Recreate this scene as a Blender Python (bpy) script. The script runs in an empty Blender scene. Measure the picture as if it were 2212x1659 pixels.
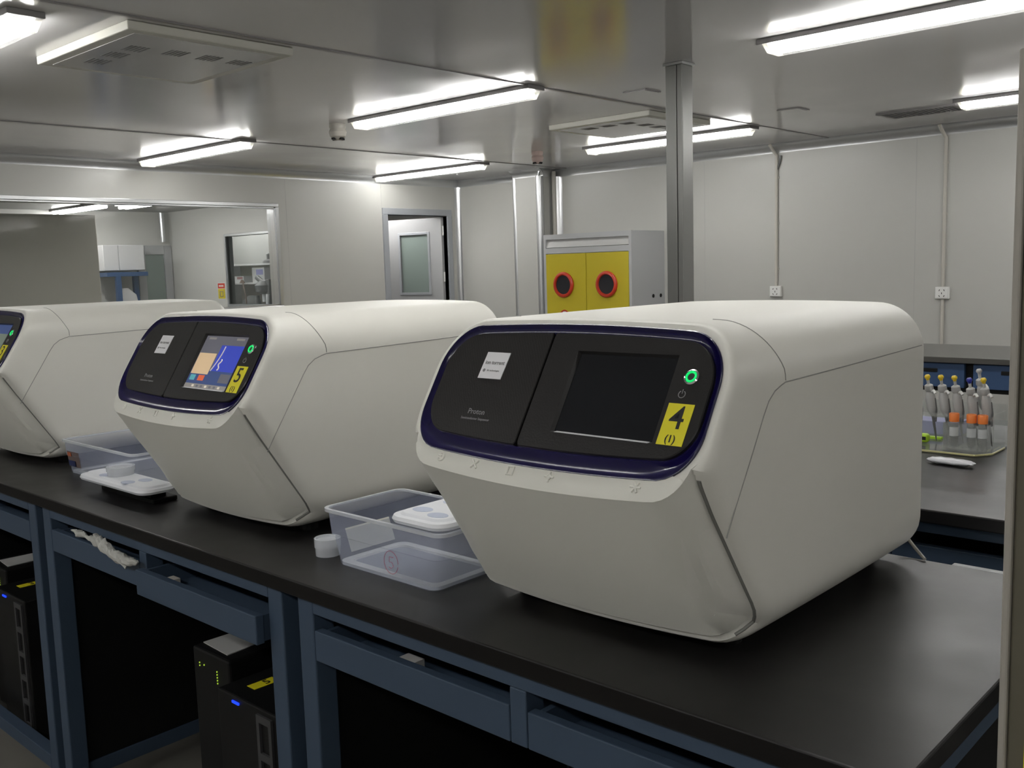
import bpy, bmesh, math, random
from mathutils import Vector, Matrix, noise
random.seed(7)
SC = bpy.context.scene
COL = SC.collection

# ---------------------------------------------------------------- camera, world, exposure
cd = bpy.data.cameras.new('camera'); cam = bpy.data.objects.new('camera', cd); COL.objects.link(cam)
cd.sensor_width = 36.0; cd.lens = 36.0 * 2097.65 / 2212.0; cd.clip_start = 0.02; cd.clip_end = 100
_r = Vector((0.7371545, 0.6750720, -0.0296831)); _d = Vector((0.0593535, -0.1084448, -0.9923290)); _f = Vector((-0.6731125, 0.7297380, -0.1200085))
m = Matrix.Identity(4)
for i in range(3):
    m[i][0] = _r[i]; m[i][1] = -_d[i]; m[i][2] = -_f[i]
m.translation = Vector((0, 0, 1.4)); cam.matrix_world = m
SC.camera = cam
w = bpy.data.worlds.new('world'); SC.world = w; w.use_nodes = True
w.node_tree.nodes['Background'].inputs[0].default_value = (0.02, 0.02, 0.02, 1)
w.node_tree.nodes['Background'].inputs[1].default_value = 1.0
SC.view_settings.view_transform = 'Standard'; SC.view_settings.look = 'None'
SC.view_settings.gamma = 1.0; SC.view_settings.use_curve_mapping = False
SC.view_settings.exposure = .93
TUBE = 16.6          # strength of the fluorescent tubes

# ---------------------------------------------------------------- materials
def mat(name, col, rough=.5, metal=0, spec=.5, coat=0, emit=None, es=0, trans=0, alpha=1, bump=0, bscale=200, var=0, vscale=4, ior=None, coat_rough=.05):
    M = bpy.data.materials.new(name); M.use_nodes = True
    nt = M.node_tree; b = nt.nodes['Principled BSDF']
    b.inputs['Base Color'].default_value = (*col, 1); b.inputs['Roughness'].default_value = rough
    b.inputs['Metallic'].default_value = metal; b.inputs['Specular IOR Level'].default_value = spec
    b.inputs['Coat Weight'].default_value = coat; b.inputs['Coat Roughness'].default_value = coat_rough
    b.inputs['Transmission Weight'].default_value = trans; b.inputs['Alpha'].default_value = alpha
    if ior: b.inputs['IOR'].default_value = ior
    if emit: b.inputs['Emission Color'].default_value = (*emit, 1); b.inputs['Emission Strength'].default_value = es
    tc = None
    if bump or var:
        tc = nt.nodes.new('ShaderNodeTexCoord')
    if bump:
        n = nt.nodes.new('ShaderNodeTexNoise'); n.inputs['Scale'].default_value = bscale; n.inputs['Detail'].default_value = 2
        bp = nt.nodes.new('ShaderNodeBump'); bp.inputs['Strength'].default_value = bump; bp.inputs['Distance'].default_value = .002
        nt.links.new(tc.outputs['Object'], n.inputs['Vector']); nt.links.new(n.outputs['Fac'], bp.inputs['Height']); nt.links.new(bp.outputs['Normal'], b.inputs['Normal'])
    if var:
        n = nt.nodes.new('ShaderNodeTexNoise'); n.inputs['Scale'].default_value = vscale; n.inputs['Detail'].default_value = 4
        mr = nt.nodes.new('ShaderNodeMapRange'); mr.inputs['From Min'].default_value = .3; mr.inputs['From Max'].default_value = .7
        mr.inputs['To Min'].default_value = max(.02, rough - var); mr.inputs['To Max'].default_value = rough + var
        nt.links.new(tc.outputs['Object'], n.inputs['Vector']); nt.links.new(n.outputs['Fac'], mr.inputs['Value']); nt.links.new(mr.outputs['Result'], b.inputs['Roughness'])
    return M

def clear_mat(name, col, fac=.2, rough=.1, ior=1.45):
    """thin see-through sheet: mostly transparent, a little milky body colour, fresnel gloss"""
    M = bpy.data.materials.new(name); M.use_nodes = True; nt = M.node_tree
    for n in list(nt.nodes): nt.nodes.remove(n)
    out = nt.nodes.new('ShaderNodeOutputMaterial'); t = nt.nodes.new('ShaderNodeBsdfTransparent'); t.inputs[0].default_value = (.97, .98, .98, 1)
    d = nt.nodes.new('ShaderNodeBsdfPrincipled'); d.inputs['Base Color'].default_value = (*col, 1); d.inputs['Roughness'].default_value = .5
    g = nt.nodes.new('ShaderNodeBsdfGlossy'); g.inputs['Roughness'].default_value = rough
    m1 = nt.nodes.new('ShaderNodeMixShader'); m1.inputs[0].default_value = fac
    nt.links.new(t.outputs[0], m1.inputs[1]); nt.links.new(d.outputs[0], m1.inputs[2])
    fr = nt.nodes.new('ShaderNodeFresnel'); fr.inputs['IOR'].default_value = ior
    ge = nt.nodes.new('ShaderNodeNewGeometry'); iv = nt.nodes.new('ShaderNodeMath'); iv.operation = 'SUBTRACT'; iv.inputs[0].default_value = 1
    ml = nt.nodes.new('ShaderNodeMath'); ml.operation = 'MULTIPLY'; nt.links.new(ge.outputs['Backfacing'], iv.inputs[1]); nt.links.new(iv.outputs[0], ml.inputs[0]); nt.links.new(fr.outputs[0], ml.inputs[1])
    m2 = nt.nodes.new('ShaderNodeMixShader'); nt.links.new(ml.outputs[0], m2.inputs[0])
    nt.links.new(m1.outputs[0], m2.inputs[1]); nt.links.new(g.outputs[0], m2.inputs[2]); nt.links.new(m2.outputs[0], out.inputs[0])
    return M

WHITE = mat('shell_white', (.79, .78, .72), .42, spec=.4, bump=.05, bscale=900)
LIPW = mat('door_white', (.77, .765, .70), .45, spec=.4, bump=.05, bscale=900)
SEAM = mat('seam_dark', (.32, .32, .30), .7)
INDIGO = mat('rim_indigo', (.006, .0035, .055), .22, spec=.5, coat=.35)
PANEL = mat('panel_black', (.017, .016, .016), .32, spec=.5, bump=.12, bscale=350)
def weave(M):
    nt = M.node_tree; b = nt.nodes['Principled BSDF']; tc = nt.nodes.new('ShaderNodeTexCoord'); mp = nt.nodes.new('ShaderNodeMapping'); mp.inputs['Rotation'].default_value = (0, math.radians(38), 0)
    wv = nt.nodes.new('ShaderNodeTexWave'); wv.inputs['Scale'].default_value = 75; wv.inputs['Distortion'].default_value = 2.5; wv.inputs['Detail'].default_value = 2
    rp = nt.nodes.new('ShaderNodeValToRGB'); rp.color_ramp.elements[0].position = .35; rp.color_ramp.elements[0].color = (.015, .014, .014, 1); rp.color_ramp.elements[1].color = (.023, .0215, .021, 1)
    nt.links.new(tc.outputs['Object'], mp.inputs['Vector']); nt.links.new(mp.outputs['Vector'], wv.inputs['Vector']); nt.links.new(wv.outputs['Fac'], rp.inputs['Fac']); nt.links.new(rp.outputs['Color'], b.inputs['Base Color'])
PATT = mat('panel_pattern', (.02, .02, .02), .32, spec=.5, bump=.12, bscale=350); weave(PATT)
SCREEN = mat('screen_glass', (.010, .011, .014), .16, spec=.5)
LEDGE_GLINT = mat('ledge_glint_grey', (.55, .55, .57), .3)  # light grey stands for lamp light reflected on the bezel ledge
YELLOW = mat('sticker_yellow', (.80, .72, .02), .45)
INK = mat('ink_black', (.01, .01, .01), .6)
INKG = mat('ink_grey', (.22, .22, .22), .6)
PRINT = mat('print_grey', (.30, .30, .31), .5)
CARD = mat('card_white', (.80, .80, .82), .35)
GREEN = mat('led_green', (.02, .6, .2), .4, emit=(.0, .60, .11), es=.5)
CHROME = mat('chrome', (.75, .75, .76), .15, metal=1)
BLACKTOP = mat('worktop_black', (.008, .0072, .0072), .40, spec=.5, bump=.03, bscale=600, var=.05, vscale=6)
REARTOP = mat('worktop_wall_sheen', (.10, .097, .09), .25)  # black worktop; the wall it reflects is put into this grey
EDGE_SHADE = mat('worktop_edge_shade', (.006, .005, .0045), .6, spec=.25)
BLUE = mat('steel_blue', (.052, .080, .125), .5, spec=.4)
BLUED = mat('steel_blue_bright', (.040, .085, .19), .45)
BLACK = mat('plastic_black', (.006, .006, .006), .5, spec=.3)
GREYD = mat('bezel_grey', (.05, .05, .053), .5)
LEDB = mat('led_blue', (.01, .05, .8), .4, emit=(.01, .05, 1), es=.7)
LEDY = mat('led_yellowgreen', (.4, .6, .05), .4, emit=(.45, .70, .05), es=.35)
PAPER = mat('paper', (.48, .48, .47), .7)  # white paper; the shade under the bench is put into this grey
CEIL = mat('ceiling_panel', (.70, .69, .685), .13, spec=.55, var=.05, vscale=1.6)
WALL = mat('wall_panel', (.545, .543, .513), .34, spec=.45)
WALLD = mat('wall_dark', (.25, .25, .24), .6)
ALU = mat('aluminium', (.62, .63, .64), .28, metal=.85)
FRAMEG = mat('frame_grey', (.42, .44, .47), .4, metal=.2)
DOORG = mat('door_grey', (.40, .405, .41), .4)
FLOOR = mat('floor_vinyl', (.20, .19, .17), .35)
CREAM = mat('conduit_cream', (.60, .575, .52), .45)
SOCKET = mat('socket_white', (.85, .85, .83), .4)
STEELP = mat('post_steel', (.27, .27, .26), .35, metal=.5)
TUBEM = mat('tube_light', (1, 1, 1), .5, emit=(1.0, .985, .96), es=TUBE)
TUBEW = mat('tube_light_weak', (1, 1, 1), .5, emit=(1.0, .985, .96), es=18.0)
HOUSING = mat('fixture_grey', (.30, .29, .29), .4)
CAPM = clear_mat('fixture_cover', (.9, .88, .75), .25, .2)
COVM = clear_mat('fixture_clear', (.9, .9, .88), .05, .15)
ACW = mat('cassette_cream', (.74, .73, .66), .4)
ACG = mat('cassette_slot', (.24, .24, .24), .6)
CABG = mat('cabinet_grey', (.50, .51, .52), .4)
CABY = mat('cabinet_yellow', (.60, .49, .025), .4)
RED = mat('red_plastic', (.60, .045, .02), .28, coat=.4)
DARKG = mat('dark_glass', (.03, .03, .035), .12)
PANE = clear_mat('window_pane', (.6, .65, .62), .03, .05, 1.22)
FROST = mat('door_glass', (.24, .29, .27), .25)
TUB = clear_mat('tub_plastic', (.55, .60, .78), .27, .2)
TUBR = clear_mat('tub_rim_plastic', (.80, .83, .88), .62, .25)
LIDM = mat('lid_milky', (.80, .82, .86), .35)
OVAL = mat('lid_oval', (.50, .55, .68), .4)
ACRY = clear_mat('acrylic', (.75, .76, .72), .12, .05)
ACRYE = mat('acrylic_edge', (.62, .58, .30), .3)
ORANGE = mat('cap_orange', (.85, .22, .04), .4)
PIPG = mat('pipette_grey', (.46, .46, .45), .4)
PIPD = mat('pipette_dark', (.15, .15, .15), .4)
PIPY = mat('button_yellow', (.85, .60, .03), .4)
PIPB = mat('button_blue', (.03, .04, .35), .4)
LIME = mat('lime_plastic', (.50, .80, .04), .4)
LAV = mat('lavender_card', (.30, .30, .55), .6)
BAG = mat('white_film', (.75, .76, .80), .3)
BEIGE = mat('beige_paint', (.36, .34, .30), .5)
OLIVE = mat('olive_paint', (.115, .105, .075), .55)
PURE = mat('cabinet_white', (.62, .62, .62), .4)

# ---------------------------------------------------------------- mesh helpers
class MB:
    def __init__(s): s.bm = bmesh.new()
    def quad(s, pts):
        vs = [s.bm.verts.new(p) for p in pts]; return s.bm.faces.new(vs)
    def box(s, x0, x1, y0, y1, z0, z1, bev=0, seg=2):
        b = bmesh.new(); bmesh.ops.create_cube(b, size=1)
        for v in b.verts: v.co = Vector(((x0+x1)/2 + v.co.x*(x1-x0), (y0+y1)/2 + v.co.y*(y1-y0), (z0+z1)/2 + v.co.z*(z1-z0)))
        if bev: bmesh.ops.bevel(b, geom=b.edges[:], offset=bev, segments=seg, affect='EDGES', profile=.5)
        s.add(b); return s
    def add(s, b, M=None):
        mp = {}
        for v in b.verts: mp[v] = s.bm.verts.new(M @ v.co if M else v.co)
        for f in b.faces:
            try: s.bm.faces.new([mp[v] for v in f.verts])
            except ValueError: pass
        b.free(); return s
    def tube(s, pts, r, seg=8, closed=False, cap=True):
        pts = [Vector(p) for p in pts]; n = len(pts); rs = r if isinstance(r, (list, tuple)) else [r]*n
        rings = []; up = None
        for i, p in enumerate(pts):
            a = pts[(i-1) % n] if (closed or i > 0) else p; c = pts[(i+1) % n] if (closed or i < n-1) else p
            t = (c-a).normalized()
            if up is None:
                up = Vector((0, 0, 1)) if abs(t.z) < .9 else Vector((1, 0, 0))
            up = (up - t*up.dot(t)); up = up.normalized() if up.length > 1e-6 else t.orthogonal().normalized()
            q = t.cross(up)
            rings.append([s.bm.verts.new(p + (up*math.cos(k*2*math.pi/seg) + q*math.sin(k*2*math.pi/seg))*rs[i]) for k in range(seg)])
        for i in range(n if closed else n-1):
            A, B = rings[i], rings[(i+1) % n]
            for k in range(seg): s.bm.faces.new([A[k], A[(k+1) % seg], B[(k+1) % seg], B[k]])
        if cap and not closed:
            s.bm.faces.new(rings[0][::-1]); s.bm.faces.new(rings[-1])
        return s
    def lathe(s, prof, seg=24, M=None, cap=True):
        """profile of (r, z) turned about z"""
        M = M or Matrix.Identity(4); rings = []
        for r, z in prof: rings.append([s.bm.verts.new(M @ Vector((max(r, 1e-4)*math.cos(k*2*math.pi/seg), max(r, 1e-4)*math.sin(k*2*math.pi/seg), z))) for k in range(seg)])
        for A, B in zip(rings, rings[1:]):
            for k in range(seg): s.bm.faces.new([A[k], A[(k+1) % seg], B[(k+1) % seg], B[k]])
        if cap: s.bm.faces.new(rings[0][::-1]); s.bm.faces.new(rings[-1])
        return s
    def prism(s, poly, vec):
        """extrude polygon (3d points) along vec"""
        vec = Vector(vec); a = [s.bm.verts.new(p) for p in poly]; b = [s.bm.verts.new(Vector(p)+vec) for p in poly]; n = len(poly)
        s.bm.faces.new(a); s.bm.faces.new(b[::-1])
        for i in range(n): s.bm.faces.new([a[i], b[i], b[(i+1) % n], a[(i+1) % n]][::-1])
        return s
    def loft(s, rings, closed=True, cap0=False, cap1=False):
        R = [[s.bm.verts.new(p) for p in r] for r in rings]
        for A, B in zip(R, R[1:]):
            n = len(A)
            for k in range(n if closed else n-1): s.bm.faces.new([A[k], A[(k+1) % n], B[(k+1) % n], B[k]])
        if cap0: s.bm.faces.new(R[0][::-1])
        if cap1: s.bm.faces.new(R[-1])
        return s
    def build(s, name, material, parent=None, smooth=False, angle=35):
        bmesh.ops.recalc_face_normals(s.bm, faces=s.bm.faces[:])
        me = bpy.data.meshes.new(name); s.bm.to_mesh(me); s.bm.free()
        for p in me.polygons: p.use_smooth = smooth
        if smooth and angle:
            me.set_sharp_from_angle(angle=math.radians(angle))
        me.materials.append(material)
        o = bpy.data.objects.new(name, me); COL.objects.link(o)
        if parent: o.parent = parent
        return o

def tag(o, label, cat, group=None):
    o['label'] = label; o['category'] = cat
    if group: o['group'] = group
    return o
def thing(name, label, cat, loc=(0, 0, 0), rz=0, group=None):
    o = bpy.data.objects.new(name, None); o.empty_display_size = .1; COL.objects.link(o)
    o.location = loc; o.rotation_euler = (0, 0, rz)
    return tag(o, label, cat, group)
def struct(o): o['kind'] = 'structure'; return o
def box(name, M, b, parent=None, bev=0): return MB().box(*b, bev=bev).build(name, M, parent)
def dup(root, loc, label, rz=None, group=None):
    r = root.copy(); COL.objects.link(r); r.location = loc; r['label'] = label
    if group: r['group'] = group
    if rz is not None: r.rotation_euler = (0, 0, rz)
    for ch in list(root.children):
        c = ch.copy(); COL.objects.link(c); c.parent = r
        for g in list(ch.children):
            d = g.copy(); COL.objects.link(d); d.parent = c
    return r
def text(name, body, size, material, M, parent, bold=0, align='CENTER', sx=1):
    c = bpy.data.curves.new(name, 'FONT'); c.body = body; c.size = size; c.align_x = align; c.align_y = 'CENTER'; c.offset = bold*size; c.extrude = .0002; c.resolution_u = 3
    t = bpy.data.objects.new(name, c); COL.objects.link(t); bpy.context.view_layer.update()
    me = bpy.data.meshes.new_from_object(t.evaluated_get(bpy.context.evaluated_depsgraph_get()))
    bpy.data.objects.remove(t); bpy.data.curves.remove(c)
    me.transform(M @ Matrix.Diagonal((sx, 1, 1, 1))); me.materials.clear(); me.materials.append(material); me.name = name
    o = bpy.data.objects.new(name, me); COL.objects.link(o); o.parent = parent
    return o
def basis(o, ex, ey, ez):
    m = Matrix.Identity(4)
    for i in range(3): m[i][0] = ex[i]; m[i][1] = ey[i]; m[i][2] = ez[i]; m[i][3] = o[i]
    return m

# ================================================================ THE SETTING
CZ = 2.4; XF = -8.2; YB = 8.05; XR = 3.2; YN = -3.4
struct(box('floor', FLOOR, (-11.7, XR+.1, YN-.1, 9.2, -.1, 0)))
struct(box('ceiling', CEIL, (XF-.12, XR+.1, YN-.1, YB+.1, CZ, CZ+.1)))
# far wall with a wide window and a doorway
WY0, WY1, WZ0, WZ1 = 2.3, 5.545, 1.087, 2.045
DY0, DY1, DZ = 6.97, 7.86, 2.0
mb = MB()
for y0, y1, z0, z1 in ((YN, WY0, 0, CZ), (WY0, WY1, 0, WZ0), (WY0, WY1, WZ1, CZ), (WY1, DY0, 0, CZ), (DY0, DY1, DZ, CZ), (DY1, YB+.1, 0, CZ)):
    mb.box(XF-.12, XF, y0, y1, z0, z1)
struct(mb.build('wall_left', WALL))
struct(box('wall_back', WALL, (XF-.12, XR+.1, YB, YB+.1, 0, CZ)))
struct(box('wall_right', WALL, (XR, XR+.1, YN, YB, 0, CZ)))
struct(box('wall_front', WALL, (XF-.12, XR, YN-.1, YN, 0, CZ)))
# boxed column on the back wall
BX0, BX1, BY = -7.1, -6.72, 7.80
struct(box('wall_column', WALL, (BX0, BX1, BY, YB, 0, CZ)))
# ceiling seams, aluminium coves and corner trims
n = 1
def trim(o):
    global n
    o.name = 'trim_%d' % n; n += 1
    return struct(o)
for x in (-6.52, -3.67, -.82, 2.03): trim(box('trim', ALU if False else HOUSING, (x-.011, x+.011, YN, YB, CZ-.005, CZ)))
def cove(p0, p1, nrm, r=.075, z=CZ):
    """concave quarter round between ceiling and a wall; nrm points from the wall into the room"""
    p0 = Vector(p0); p1 = Vector(p1); nrm = Vector(nrm); prof = [Vector((0, 0, z))]
    for k in range(9):
        a = k*math.pi/16
        prof.append(Vector((0, 0, z)) + nrm*(r - r*math.sin(a)) + Vector((0, 0, -(r - r*math.cos(a)))))
    mbx = MB(); mbx.prism([Vector((p0.x, p0.y, 0))+q for q in prof], Vector((p1.x-p0.x, p1.y-p0.y, 0)))
    return trim(mbx.build('trim', ALU, smooth=True, angle=40))
cove((BX1, YB), (XR, YB), (0, -1, 0)); cove((XF, YB), (BX0, YB), (0, -1, 0)); cove((BX0, BY), (BX1+.05, BY), (0, -1, 0)); cove((BX1, BY-.02), (BX1, YB), (1, 0, 0)); cove((XF, YN), (XF, YB), (1, 0, 0))
def vround(x, y, r=.03, M=ALU): return trim(MB().tube([(x, y, 0), (x, y, CZ-.07)], r, 12).build('trim', M, smooth=True))
vround(BX0+.02, BY+.02); vround(BX1-.02, BY+.02, .04)
# concave corner cover where the column meets the wall
prof = [Vector((BX1, YB, 0))]
for k in range(9):
    a = k*math.pi/16; prof.append(Vector((BX1 + .10 - .10*math.cos(math.pi/2-a), YB - .10 + .10*math.sin(math.pi/2-a), 0)))
prof = [Vector((BX1, YB, 0)), ] + [Vector((BX1 + .10*(1-math.sin(k*math.pi/16)), YB - .10*(1-math.cos(k*math.pi/16)), 0)) for k in range(9)]
trim(MB().prism(prof, (0, 0, CZ-.07)).build('trim', ALU, smooth=True))
trim(MB().prism([Vector((XF, YB, 0))] + [Vector((XF + .05*(1-math.sin(k*math.pi/16)), YB - .05*(1-math.cos(k*math.pi/16)), 0)) for k in range(9)], (0, 0, CZ-.07)).build('trim', ALU, smooth=True))
for x in (-2.95, -4.9): trim(box('trim', mat('panel_joint', (.5, .5, .48), .5), (x-.003, x+.003, YB-.001, YB, 0, CZ-.08)))
for y in (5.68, 6.9): trim(box('trim', bpy.data.materials['panel_joint'], (XF, XF+.001, y-.003, y+.003, DZ+.05 if y > 6 else 0, CZ-.08)))
# window in the far wall: frame + pane
wf = MB()
fw = .035
for b in ((WY0-fw, WY1+fw, WZ1, WZ1+fw), (WY0-fw, WY1+fw, WZ0-fw, WZ0), (WY1, WY1+fw, WZ0, WZ1), (WY0-fw, WY0, WZ0, WZ1)):
    wf.box(XF-.005, XF+.018, b[0], b[1], b[2], b[3], .004)
for b in ((WY0, WY1, WZ1-.012, WZ1), (WY0, WY1, WZ0, WZ0+.012), (WY1-.012, WY1, WZ0, WZ1)):
    wf.box(XF-.12, XF, b[0], b[1], b[2], b[3])
wo = struct(wf.build('window_1', ALU))
box('window_pane', PANE, (XF-.066, XF-.06, WY0, WY1-.012, WZ0+.012, WZ1-.012), wo)
# door in the far wall, swung open into the room beyond
df = MB()
for b in ((DY0-.07, DY0, 0, DZ), (DY1, DY1+.07, 0, DZ), (DY0-.07, DY1+.07, DZ, DZ+.07)):
    df.box(XF-.13, XF+.02, b[0], b[1], b[2], b[3], .005)
do = struct(df.build('door_1', FRAMEG))
leaf = thing_parent = bpy.data.objects.new('door_leaf', None)
LW, LT = .82, .045
hx, hy = XF-.03, DY1-.025
ang = math.atan2(7.69-hy, -8.97-hx)           # leaf direction from the hinge
COL.objects.link(leaf); leaf.parent = do; leaf.location = (hx, hy, 0); leaf.rotation_euler = (0, 0, ang)
# local x runs from the hinge to the free edge, local +y faces the bench side
lm = MB(); wx0, wx1, wz0, wz1 = .20, .60, 1.13, 1.80
for b in ((0, wx0, .01, 1.985), (wx1, LW, .01, 1.985), (wx0, wx1, .01, wz0), (wx0, wx1, wz1, 1.985)):
    lm.box(b[0], b[1], 0, LT, b[2], b[3])
leafmesh = lm.build('door_panel', DOORG, leaf)
fm = MB()
for b in ((wx0-.03, wx0, wz0-.03, wz1+.03), (wx1, wx1+.03, wz0-.03, wz1+.03), (wx0, wx1, wz0-.03, wz0), (wx0, wx1, wz1, wz1+.03)):
    fm.box(b[0], b[1], -.008, LT+.008, b[2], b[3], .003)
fm.build('glazing_bead', FRAMEG, leaf)
box('door_glass', FROST, (wx0, wx1, .018, .026, wz0, wz1), leaf)
for z in (.3, 1.25, 1.78): MB().tube([(-.008, LT/2, z), (-.008, LT/2, z+.11)], .009, 10).build('hinge', SOCKET, leaf, True)
# the room beyond the far wall
AX, AY = -11.5, 6.2
AZ = 2.2
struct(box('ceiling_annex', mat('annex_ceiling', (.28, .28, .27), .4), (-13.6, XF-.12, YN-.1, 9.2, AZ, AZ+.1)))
iwx0, iwx1, iwz0, iwz1 = -10.19, -9.20, 1.06, 1.845
am = MB()
for x0, x1, z0, z1 in ((AX, iwx0, 0, AZ), (iwx1, XF-.12, 0, AZ), (iwx0, iwx1, 0, iwz0), (iwx0, iwx1, iwz1, AZ)):
    am.box(x0, x1, AY, AY+.08, z0, z1)
struct(am.build('wall_annex_back', WALL))
struct(box('wall_annex_left', WALL, (AX-.1, AX, YN-.1, 9.2, 0, AZ)))
struct(box('wall_annex_end', WALL, (AX-.1, XF-.12, 9.1, 9.2, 0, AZ)))
struct(box('wall_annex_front', WALL, (AX-.1, XF-.12, YN-.1, YN, 0, AZ)))
wf = MB()
for b in ((iwx0-.03, iwx1+.03, iwz1, iwz1+.03), (iwx0-.03, iwx1+.03, iwz0-.03, iwz0), (iwx0-.03, iwx0, iwz0, iwz1), (iwx1, iwx1+.03, iwz0, iwz1)):
    wf.box(b[0], b[1], AY-.015, AY+.085, b[2], b[3], .003)
w2 = struct(wf.build('window_2', ALU)); box('window_pane', PANE, (iwx0, iwx1, AY+.04, AY+.045, iwz0, iwz1), w2)
trim(MB().tube([(AX+.06, 6.08, 1.83), (AX+.06, 6.08, AZ-.01)], .03, 12).build('trim', ALU, smooth=True))
# door in the annex end wall
d2 = MB(); e0, e1 = 5.74, 6.19
ex = AX+.02
for b in ((e0-.0, e0+.10, 0, 1.79), (e1-.10, e1, 0, 1.79), (e0+.10, e1-.10, 1.68, 1.79), (e0+.10, e1-.10, 0, .95)):
    d2.box(AX, AX+.045, b[0], b[1], b[2], b[3], .004)
d2o = struct(d2.build('door_2', DOORG)); box('door_glass', FROST, (AX+.012, AX+.02, e0+.10, e1-.10, .95, 1.68), d2o)

# ================================================================ FLUORESCENT LIGHTS
def fixture(loc, label, L=1.60):
    t = thing('fluorescent_light', label, 'ceiling light', loc, 0, 'twin fluorescent ceiling lights'); h = L/2
    MB().box(-h, h, -.07, .07, -.024, 0, .003).build('housing', HOUSING, t)
    for s in (-1, 1):
        MB().tube([(-h+.06, s*.040, -.043), (h-.06, s*.040, -.043)], .015, 10).build('fluorescent_tube', TUBEM, t, True)
        b = MB()
        b.prism([(s*(h-.03), -.068, -.024), (s*(h-.03), .068, -.024), (s*(h-.05), .055, -.066), (s*(h-.05), -.055, -.066)], (-s*.022, 0, 0)); b.build('end_cap', CAPM, t)
    c = MB(); pr = [(-.066, -.025), (-.068, -.045), (-.055, -.066), (.055, -.066), (.068, -.045), (.066, -.025)]
    c.loft([[(-h+.05, y, z) for y, z in pr], [(h-.05, y, z) for y, z in pr]], closed=False); c.build('cover', COVM, t)
    return t
FX = [((-4.44, 4.22), 'twin tube light in the middle of the ceiling, right of a smoke detector'),
      ((-1.47, 4.25), 'largest nearest twin tube light, cut by the top right corner'),
      ((-7.21, 4.14), 'twin tube light above the far window, left side'),
      ((-7.38, 6.84), 'twin tube light in front of the open grey door'),
      ((-4.49, 6.78), 'twin tube light passing behind the steel post'),
      ((-1.465, 6.86), 'twin tube light beside the ceiling grille, at the right edge'),
      ((-4.63, 1.56), 'twin tube light cut by the top left corner of the photo')]
for (x, y), lab in FX: fixture((x, y, CZ), lab)
# unseen lamps, added behind, overhead and right to brighten the machine fronts
fixture((-7.6, 1.58, CZ), 'twin tube light over the far left end of the bench, unseen, added as fill light')
fixture((-1.45, 1.58, CZ), 'twin tube light over the near end of the bench, unseen, added as fill light')
for x, q in ((-4.7, 'leftmost'), (-2.85, 'second'), (-1.0, 'third'), (.85, 'rightmost')): fixture((x, -1.12, CZ), 'twin tube light behind the photographer, %s of its row, unseen, added as fill light' % q)
fixture((1.7, 1.58, CZ), 'twin tube light over the right of the near row, unseen, added as fill light')
fixture((1.7, 4.28, CZ), 'twin tube light over the right of the room, unseen, added as fill light')
fixture((1.7, 6.96, CZ), 'twin tube light at the back right of the room, unseen, added as fill light')
def annex_light(x, y, label, rz):
    t = thing('annex_light', label, 'ceiling light', (x, y, AZ), rz, 'lights in the room beyond the window')
    box('housing', HOUSING, (-.62, .62, -.07, .07, -.025, 0), t)
    for s in (-1, 1): MB().tube([(-.58, s*.035, -.042), (.58, s*.035, -.042)], .016, 8).build('fluorescent_tube', TUBEW, t, True)
annex_light(-9.75, 5.05, 'lit tube light seen through the far window, the right one', 0)
annex_light(-10.8, 4.78, 'lit tube light seen through the far window, the left one', 0)
annex_light(-10.6, 6.42, 'unseen tube light added to brighten the lab corner behind the inner window', 0)  # unseen lamp, added because the lab corner came out dark
annex_light(-9.0, 7.3, 'unseen tube light added in the passage to brighten the open grey door', 0)  # unseen lamp, added to lift the brightness of the door leaf

# ================================================================ CEILING FITTINGS
def cassette(x0, y0, label):
    S = .87; t = thing('ceiling_cassette', label, 'air conditioner', (x0, y0, CZ), 0, 'ceiling cassettes')
    SY = .77
    MB().box(0, S, 0, SY, -.036, 0, .005).build('panel', ACW, t)
    MB().box(.05, S-.05, .05, SY-.05, -.0375, -.030, .001).build('intake_plate', CEIL, t)
    for x, y, w in ((.24, .17, .10), (.41, .17, .10), (.57, .18, .10), (.60, .35, .10), (.60, .51, .10), (.60, .66, .09)):
        g = MB()
        for j in range(5): g.box(x-w/2, x+w/2, y-.045+j*.019, y-.045+j*.019+.010, -.0385, -.0365)
        g.build('slot_grille', ACG, t)
    return t
cassette(-4.60, 1.90, 'cream air conditioner cassette on the ceiling at upper left')
cassette(-4.62, 5.48, 'pale air conditioner cassette on the ceiling beside the steel post')
def grille(x0, x1, y0, y1, label, nsl, name='ceiling_grille'):
    t = thing(name, label, 'vent', (x0, y0, CZ)); a, b = x1-x0, y1-y0
    f = MB()
    for q in ((0, a, 0, .025), (0, a, b-.025, b), (0, .025, .025, b-.025), (a-.025, a, .025, b-.025)): f.box(q[0], q[1], q[2], q[3], -.012, 0)
    f.build('frame', HOUSING, t); s = MB()
    for k in range(nsl): s.box(.025+(a-.05)*k/nsl+.004, .025+(a-.05)*(k+.55)/nsl, .025, b-.025, -.009, -.002)
    s.build('louvres', ACG, t)
grille(-2.85, -2.31, 6.98, 7.3, 'grey louvred ceiling grille near the back wall', 16)
t = thing('ceiling_hatch', 'small square hatch in the ceiling left of the steel post', 'vent', (-3.47, 4.8, CZ))
box('frame', HOUSING, (0, .16, 0, .16, -.006, 0), t); box('cover_plate', CEIL, (.012, .148, .012, .148, -.009, -.005), t)
t = thing('ceiling_hatch', 'small square hatch in the ceiling right of the steel post', 'vent', (-3.22, 6.22, CZ))
box('frame', HOUSING, (0, .16, 0, .16, -.006, 0), t); box('cover_plate', CEIL, (.012, .148, .012, .148, -.009, -.005), t)
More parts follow.
